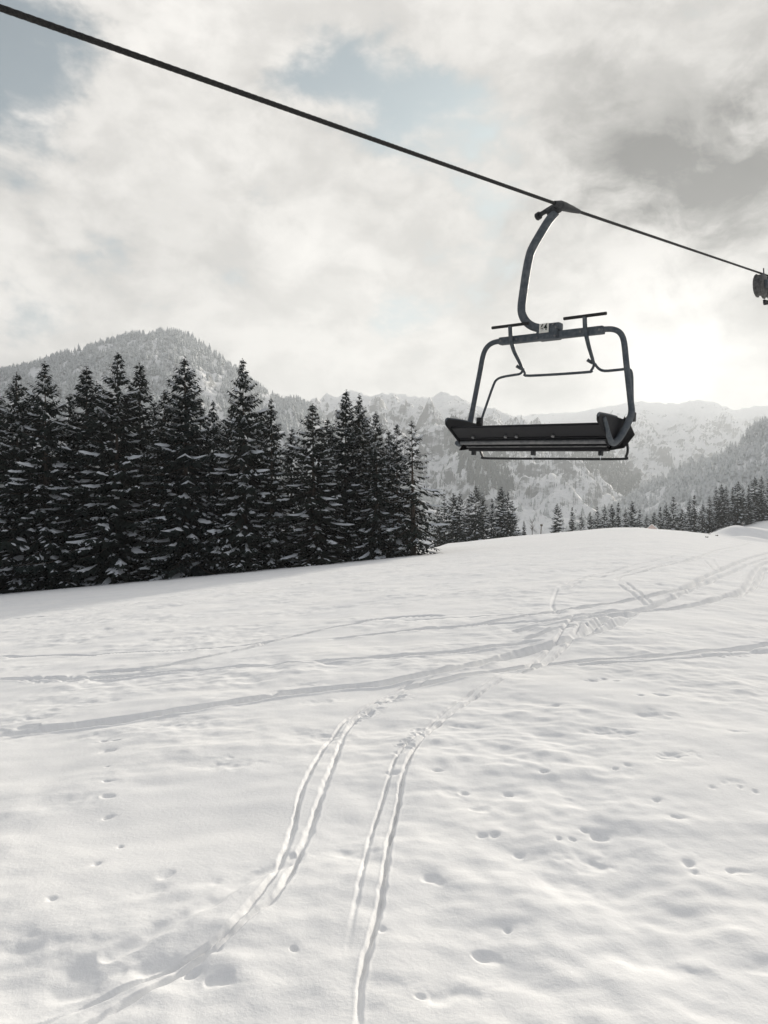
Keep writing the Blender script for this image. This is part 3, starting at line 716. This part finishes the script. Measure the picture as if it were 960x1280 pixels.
def post(name, px, d, h, r, label, cat, cap=True):
    x, y = (px - CX) / F * d, d; z = float(ground(x, y))
    mb = MB(); mb.tube([(0, 0, -.3), (.03, 0, h * .5), (.09, 0, h)], [r, r * .95, r * .9], 8, 2)
    if cap: mb.hull_box((-r * 2.2 + .09, -r * 1.2, h - .02), (r * 2.6 + .09, r * 1.2, h + .28), .03)
    o = mb.build(name, M['wood'], None); o.location = (x, y, z)
    return tag(o, label, cat)
post('marker_post', 676, 111, 1.25, .07, 'short dark leaning post on the crest beside the bare sapling', 'post')
post('slope_post', 928, 205, 3.4, .10, 'thin grey post on the shaded bank below the right wood', 'post', False)
rg = random.Random(5)
for (px, py, lab) in [(883, 672, 'dark twig tuft poking from snow at the mound\'s left tip, lowest of three'), (886.5, 668, 'dark twig tuft poking from snow at the mound\'s left tip, topmost'), (896, 670, 'dark twig tuft on the mound, right of the other two')]:
    x, y = on_snow(px, py); z = float(ground(x, y)) - .05; mb = MB()
    for i in range(26):
        a = rg.uniform(0, 6.28); L = rg.uniform(.10, .28); e = Vector((math.cos(a) * L * .8, math.sin(a) * L * .5, L * rg.uniform(.3, .9)))
        mb.tube([(0, 0, -.1), e * .55, e], [.03, .022, .01], 4, 1)
    o = mb.build('twig_tuft', M['bark']); o.location = (x, y, z); tag(o, lab, 'twigs', 'twig tufts poking from the mound')
hx, hd = (815 - CX) / F * 128, 128.0
hzg = EYE + (HY - 655.5) / F * hd - 2.6
hut = thing('hut', 'small hut with faded rose gable peeking over the snow crest', 'hut', (hx, hd, hzg)); hut.rotation_euler = (0, 0, R(68)); hut.scale = (.75, .75, .9)
mb = MB(); mb.hull_box((-1.0, -1.3, -1.0), (1.0, 1.3, 1.9)); mb.prism([(-1.3, 1.9), (1.3, 1.9), (0, 2.85)], 'x', -1.0, 1.0); mb.build('wall', M['rose_paint'], hut, False)
mb = MB()
for s_ in (-1, 1): mb.prism([(0, 2.86), (0, 2.98), (s_ * 1.5, 1.90), (s_ * 1.5, 1.78)], 'x', -1.15, 1.15)
mb.build('roof', M['snow'], hut, False)

# ------------------------------------------------------------------ cable, chair, lift tower
TH, ROLL = R(41), R(3.5)
U0 = Vector((math.cos(TH), -math.sin(TH), 0)); FW = Vector((-math.sin(TH), -math.cos(TH), 0)); ZZ = Vector((0, 0, 1))
UU = U0 * math.cos(ROLL) - ZZ * math.sin(ROLL); WW = ZZ * math.cos(ROLL) + U0 * math.sin(ROLL)
DC = 8.98
O = at(687, 415, DC)
G = O + UU * .052 + WW * 1.505                        # where the rope runs through the grip
def rope_pt(px, py):                                  # a rope point in the vertical plane through the grip
    t = (px - CX) / F; dr = (-FW.x, -FW.y)
    s_ = (t * G.y - G.x) / (dr[0] - t * dr[1]); y = G.y + dr[1] * s_
    return Vector((t * y, y, EYE + (HY - py) / F * y))
RA = rope_pt(0, 9.7); RB = rope_pt(945, 339.5)
dirA = (RA - G).normalized(); dirB = (RB - G).normalized()
cab = MB(); r_ = .0175
def strand(p0, d, L, fine):
    ax = d.orthogonal().normalized(); ay = d.cross(ax); n_ = 24 if fine else 10
    k = int(L / (.016 if fine else 2.0)) + 1; vs = []; fs = []
    for i in range(k + 1):
        s_ = L * i / k; p = p0 + d * s_
        for j in range(n_):
            a = 2 * math.pi * j / n_
            rr = r_ * (.86 + .26 * abs(math.cos(3 * (a + s_ * 2 * math.pi / .36)))) if fine else r_
            vs.append(p + (ax * math.cos(a) + ay * math.sin(a)) * rr)
    for i in range(k):
        for j in range(n_): fs.append((i * n_ + j, i * n_ + (j + 1) % n_, (i + 1) * n_ + (j + 1) % n_, (i + 1) * n_ + j))
    cab.add(vs, fs)
LA = (RA - G).length + 1.0; LB = (RB - G).length + 1.5
strand(G, dirA, LA, True); strand(G + dirA * LA, dirA, 60, False); strand(G, dirB, LB, True); strand(G + dirB * LB, dirB, 120, False)
tag(cab.build('haul_rope', M['rope']), 'dark twisted steel lift cable crossing the sky diagonally', 'cable')

chair = thing('chairlift_chair', 'empty dark chairlift seat with number 64 hanging from the cable', 'chairlift chair')
Mx = Matrix((UU, -FW, WW)).transposed().to_4x4(); Mx.translation = O
chair.matrix_world = Mx
# local axes: x along the bench, y away from the rope's near end (-f), z up
def loc(u, f, w_): return (u, -f, w_)
mb = MB(); mb.tube([loc(.00, 0, 1.44), loc(-.09, 0, 1.36), loc(-.21, 0, 1.20), loc(-.307, 0, 1.05), loc(-.345, 0, .93), loc(-.376, 0, .73), loc(-.400, 0, .50), loc(-.411, 0, .36), loc(-.396, 0, .26), loc(-.335, 0, .165), loc(-.24, 0, .095), loc(-.12, 0, .055), loc(-.03, 0, .045)], .052, 14, 5)
mb.build('hanger', M['steel'], chair)
mb = MB(); mb.tube([loc(-.275, -.05, 1.455), loc(-.20, -.03, 1.475), loc(-.05, 0, 1.50)], [.040, .028, .036], 10, 4)
mb.tube([loc(-.29, -.05, 1.452), loc(-.245, -.04, 1.462)], [.047, .047], 10, 1)
mb.build('grip_lever', M['dark_steel'], chair)
mb = MB(); rA = Mx.to_3x3().inverted() @ dirA; rB = Mx.to_3x3().inverted() @ dirB; gl = Vector(loc(.052, 0, 1.505))
mb.tube([gl + rA * .16, gl + rA * .06, gl, gl + rB * .10, gl + rB * .30, gl + rB * .52], [.026, .045, .056, .055, .042, .022], 12, 4)
mb.tube([loc(-.11, 0, 1.445), loc(.0, 0, 1.47), loc(.06, 0, 1.46)], [.050, .062, .040], 12, 3)
mb.build('grip', M['dark_steel'], chair)
mb = MB(); mb.hull_box((-.145, -.075, -.098), (.135, .075, .03), .018); mb.hull_box((-.115, -.06, .0), (.155, .06, .100), .03)
mb.tube([(-.165, 0, .085), (-.115, 0, .07)], [.034, .034], 10, 1); clamp = mb.build('hanger_clamp', M['steel'], chair)
for (bu, bw) in [(-.125, -.07), (.112, -.07), (.085, .07), (.125, .03)]:
    mb = MB(); mb.tube([(bu, -.055, bw), (bu, -.088, bw)], .012, 6, 1); mb.build('bolt', M['rail'], clamp)
pl = MB(); pl.hull_box((-.098, -.085, -.022), (.030, -.0775, .092), .003)
plate = pl.build('number_plate', M['plate'], chair)
cu = bpy.data.curves.new('digits', 'FONT'); cu.body = '64'; cu.size = .104; cu.align_x = 'CENTER'; cu.align_y = 'CENTER'; cu.extrude = .0015; cu.offset = .0025
tmp = bpy.data.objects.new('digits_source', cu); COL.objects.link(tmp)
bpy.context.view_layer.update()
dm = bpy.data.meshes.new_from_object(tmp.evaluated_get(bpy.context.evaluated_depsgraph_get()))
bpy.data.objects.remove(tmp)
dm.materials.clear(); dm.materials.append(M['ink'])
dg = bpy.data.objects.new('number', dm); COL.objects.link(dg); dg.parent = plate
dg.location = (-.034, -.0868, .042); dg.rotation_euler = (R(90), 0, 0); dg.scale = (.86, 1, 1)
# main frame: round-cornered hoop, its feet hooking under the bench
for s_ in (1, -1):
    mb = MB()
    pts = [(.55, 0, -.035), (.70, 0, -.042), (.80, 0, -.052), (.875, 0, -.085), (.925, 0, -.145), (.955, 0, -.24), (.985, 0, -.42), (1.02, 0, -.62), (1.06, 0, -.85), (1.085, 0, -1.0), (1.078, .05, -1.12),
           (1.06, .14, -1.24), (1.045, .22, -1.325), (1.035, .30, -1.375), (1.03, .37, -1.365), (1.025, .44, -1.29), (1.02, .52, -1.17), (1.015, .56, -1.12)]
    if s_ < 0: pts = pts[:-3]
    mb.tube([loc(s_ * u, f, w_) for (u, f, w_) in pts], ([.033] * 5 + [.034] * 4 + [.038, .041, .041, .039, .036, .032, .028, .025, .022])[:len(pts)], 12, 4)
    mb.build('side_frame', M['steel'], chair)
mb = MB(); mb.hull_box((-.70, -.045, -.095), (.70, .045, -.002), .016); cross = mb.build('crossbar', M['steel'], chair)
for bu in (-.665, -.43, .43, .665):
    mb = MB(); mb.tube([(bu, -.03, -.05), (bu, -.056, -.05)], .015, 6, 1); mb.build('bolt', M['rail'], cross)
# safety bar, swung up: bow, two arms, two footrests on stems
mb = MB()
mb.tube([loc(-1.045, -.16, -1.06), loc(-1.0, -.2, -.85), loc(-.93, -.25, -.56), loc(-.88, -.25, -.485), loc(-.79, -.25, -.455), loc(-.62, -.25, -.44), loc(-.53, -.25, -.43), loc(-.49, -.25, -.385)], .0165, 8, 4)
mb.tube([loc(-.49, -.25, -.37), loc(-.46, -.25, -.43), loc(-.39, -.25, -.465), loc(.38, -.25, -.475), loc(.45, -.25, -.455), loc(.485, -.25, -.39)], .0165, 8, 4)
mb.tube([loc(.49, -.25, -.38), loc(.54, -.25, -.44), loc(.62, -.25, -.475), loc(.80, -.25, -.475), loc(.90, -.25, -.475), loc(.955, -.25, -.53), loc(1.0, -.2, -.80), loc(1.045, -.16, -1.06)], .0165, 8, 4)
sb = mb.build('safety_bar', M['steel'], chair)
for s_ in (-1, 1):
    mb = MB(); mb.tube([loc(s_ * .5, .10, .105), loc(s_ * .5, .08, .0), loc(s_ * .502, .055, -.07), loc(s_ * .5 + .0, -.03, -.19), loc(s_ * .49, -.16, -.31), loc(s_ * .488, -.25, -.41)], [.027, .027, .027, .025, .022, .018], 10, 4)
    mb.tube([loc(s_ * .488 - .075, -.20, -.335), loc(s_ * .488 - .02, -.235, -.375)], [.021, .018], 8, 1)
    st = mb.build('footrest_stem', M['steel'], sb)
    mb = MB(); mb.tube([loc(s_ * .5 - .265, .1, .112), loc(s_ * .5 + .265, .1, .112)], .0195, 10, 1); mb.build('footrest', M['grip_rubber'], sb)
# bench: folded up, seat pan towards the rope's near end, low back behind it, two side wings
A_, B_, C_ = np.array((.58, -1.185)), np.array((.20, -1.425)), np.array((-.14, -1.13))   # (f, w) of the bench section
def slab(p, q, t0, t1, u0, u1, thick, off, mb, bev=.008):  # board along the bench between fractions t0..t1 of p->q
    p, q = np.array(p), np.array(q); d = (q - p); nrm = np.array((d[1], -d[0])) / np.linalg.norm(d)
    a = p + d * t0; b = p + d * t1
    o_ = [a + nrm * off, b + nrm * off, b + nrm * (off + thick), a + nrm * (off + thick)]
    mb.prism([(-x[0], x[1]) for x in o_], 'x', u0, u1, bev)
mb = MB(); slab(A_, B_, .0, .46, -.985, .985, .032, -.016, mb); slab(A_, B_, .475, .98, -.985, .985, .030, -.012, mb); mb.build('seat_pan', M['seat'], chair)
mb = MB(); slab(B_, C_, .05, .97, -.985, .985, .03, -.015, mb); mb.build('backrest', M['seat'], chair)
mb = MB(); nA = (B_ - A_); nA = np.array((nA[1], -nA[0])) / np.linalg.norm(nA); nA = -nA if nA[1] > 0 else nA
def under(t, off): q = A_ + (B_ - A_) * t + nA * off; return q
q = under(.62, .035); mb.tube([loc(-.97, q[0], q[1]), loc(.97, q[0], q[1])], .026, 10, 1)
q = under(.845, .026); mb.tube([loc(-.94, q[0], q[1]), loc(.94, q[0], q[1])], .009, 8, 1); mb.build('seat_rail', M['rail'], chair)
q = under(1.0, .0)
mb = MB(); mb.hull_box((-.93, -q[0] - .05, q[1] - .035), (.93, -q[0] + .05, q[1] + .02), .01); mb.build('lower_beam', M['seat'], chair)
for u in (-.74, -.27, -.12, .36):
    q = under(.40, .022); mb = MB(); mb.tube([loc(u, q[0] - nA[0] * .02, q[1] - nA[1] * .02), loc(u, q[0] + nA[0] * .014, q[1] + nA[1] * .014)], .020, 10, 1); mb.build('bolt', M['rail'], chair)
for u in (-.88, -.02, .84):
    mb = MB(); mb.hull_box((u - .02, -B_[0] - .03, B_[1] - .085), (u + .02, -B_[0] + .03, B_[1] - .03), .006); br = mb.build('bracket', M['dark_steel'], chair)
    if u > -.5:
        mb = MB(); mb.tube([(u, -B_[0], B_[1] - .083), (u, -B_[0], B_[1] - .135)], [.007, .001], 6, 1); mb.build('icicle', M['ice'], br)
def rounded(pts, r, k=6):
    o_ = []; n_ = len(pts)
    for i in range(n_):
        p0, p1, p2 = [np.array(pts[j % n_], float) for j in (i - 1, i, i + 1)]
        rr = r[i]; a = p1 + (p0 - p1) / np.linalg.norm(p0 - p1) * rr; c = p1 + (p2 - p1) / np.linalg.norm(p2 - p1) * rr
        for t in np.linspace(0, 1, k): o_.append((1 - t) ** 2 * a + 2 * t * (1 - t) * p1 + t * t * c)
    return o_
for s_ in (-1, 1):
    mb = MB(); W_ = rounded([(.66, -1.085), (.685, -1.16), (.24, -1.44), (.10, -1.42), (-.17, -1.14), (-.10, -1.09), (.34, -1.075)], [.039, .039, .09, .06, .05, .04, .14])
    a, b_ = (s_ * .987, s_ * 1.012)
    mb.prism([(-p[0], p[1]) for p in W_], 'x', min(a, b_), max(a, b_), .006); wing = mb.build('side_wing', M['seat'], chair)
    rim = MB(); rim.tube([loc(s_ * 1.0, p[0], p[1]) for p in W_[36:] + W_[:6]], .014, 8, 1); rim.build('rim', M['steel'], wing)
    mb = MB(); mb.hull_box((min(s_ * 1.005, s_ * 1.075), .10, -1.10), (max(s_ * 1.005, s_ * 1.075), .17, -.99), .012); mb.build('pivot_bracket', M['dark_steel'], chair)
mb = MB(); mb.tube([loc(-1.05, .02, -1.12), loc(-1.05, -.13, -1.22), loc(-1.05, -.19, -1.40), loc(-1.01, -.20, -1.495), loc(-.93, -.20, -1.525), loc(0, -.20, -1.525), loc(.90, -.20, -1.522), loc(.965, -.20, -1.49), loc(.985, -.19, -1.40), loc(.95, -.19, -1.24), loc(1.0, -.12, -1.12), loc(1.06, 0, -1.06)], .0155, 8, 5)
mb.build('lower_hoop', M['dark_steel'], chair)
wl = MB(); wl.hull_box((-1.018, -.50, -1.245), (-1.0135, -.43, -1.205), .001)

# lift tower beyond the right edge: its sheaves carry the rope
T0 = RB + dirB * .28 + U0 * 0
tower = thing('lift_tower', 'grey lift tower sheave wheels under the cable at the right edge', 'lift tower')
Tm = Matrix((U0, dirB, U0.cross(dirB))).transposed().to_4x4(); Tm.translation = RB + dirB * .30
tower.matrix_world = Tm
RS = .232
for i in range(5):
    mb = MB(); yc = i * .52
    prof_ = [(-.10, .10), (-.10, RS - .03), (-.085, RS), (-.06, RS + .012), (-.040, RS - .012), (.040, RS - .012), (.06, RS + .012), (.085, RS), (.10, RS - .03), (.10, .10)]
    n_ = 32; vs = []; fs = []
    for (xx, rr) in prof_:
        for k in range(n_): a = 2 * math.pi * k / n_; vs.append((xx, yc + rr * math.cos(a), -.02 - RS + rr * math.sin(a)))
    for p in range(len(prof_) - 1):
        for k in range(n_): fs.append((p * n_ + k, p * n_ + (k + 1) % n_, (p + 1) * n_ + (k + 1) % n_, (p + 1) * n_ + k))
    fs.append(tuple(range(n_))); fs.append(tuple((len(prof_) - 1) * n_ + k for k in range(n_)))
    mb.add(vs, fs); wh = mb.build('sheave', M['sheave'], tower)
    mb = MB(); mb.tube([(-.11, yc, -.02 - RS), (.12, yc, -.02 - RS)], .05, 12, 1); mb.build('hub', M['steel'], wh)
mb = MB(); mb.hull_box((.10, -.12, -.33), (.16, 2.3, -.17), .012); mb.build('sheave_beam', M['steel'], tower)
mb = MB(); mb.hull_box((-.16, .80, -.56), (-.115, 2.3, -.47), .012)
for yc in (.82, 1.30, 1.82): mb.hull_box((-.15, yc - .03, -.59), (.15, yc + .03, -.545), .01)
mb.build('rope_catcher', M['dark_steel'], tower)
mb = MB(); mb.tube([(.06, .06, -.06), (.06, .06, .09)], .012, 8, 1); mb.build('rope_guard', M['dark_steel'], tower)
mb = MB(); mb.hull_box((.162, .90, -.42), (3.1, 1.2, -.12), .02); mb.build('crossarm', M['steel'], tower)
foot = Tm @ Vector((2.9, 1.05, -.3)); zf = float(ground(foot.x, foot.y))
mb = MB(); iv = Tm.inverted(); mb.tube([iv @ Vector((foot.x, foot.y, zf - .5)), iv @ Vector((foot.x, foot.y, foot.z + .5))], [.32, .24], 20, 1); mb.build('pole', M['steel'], tower)
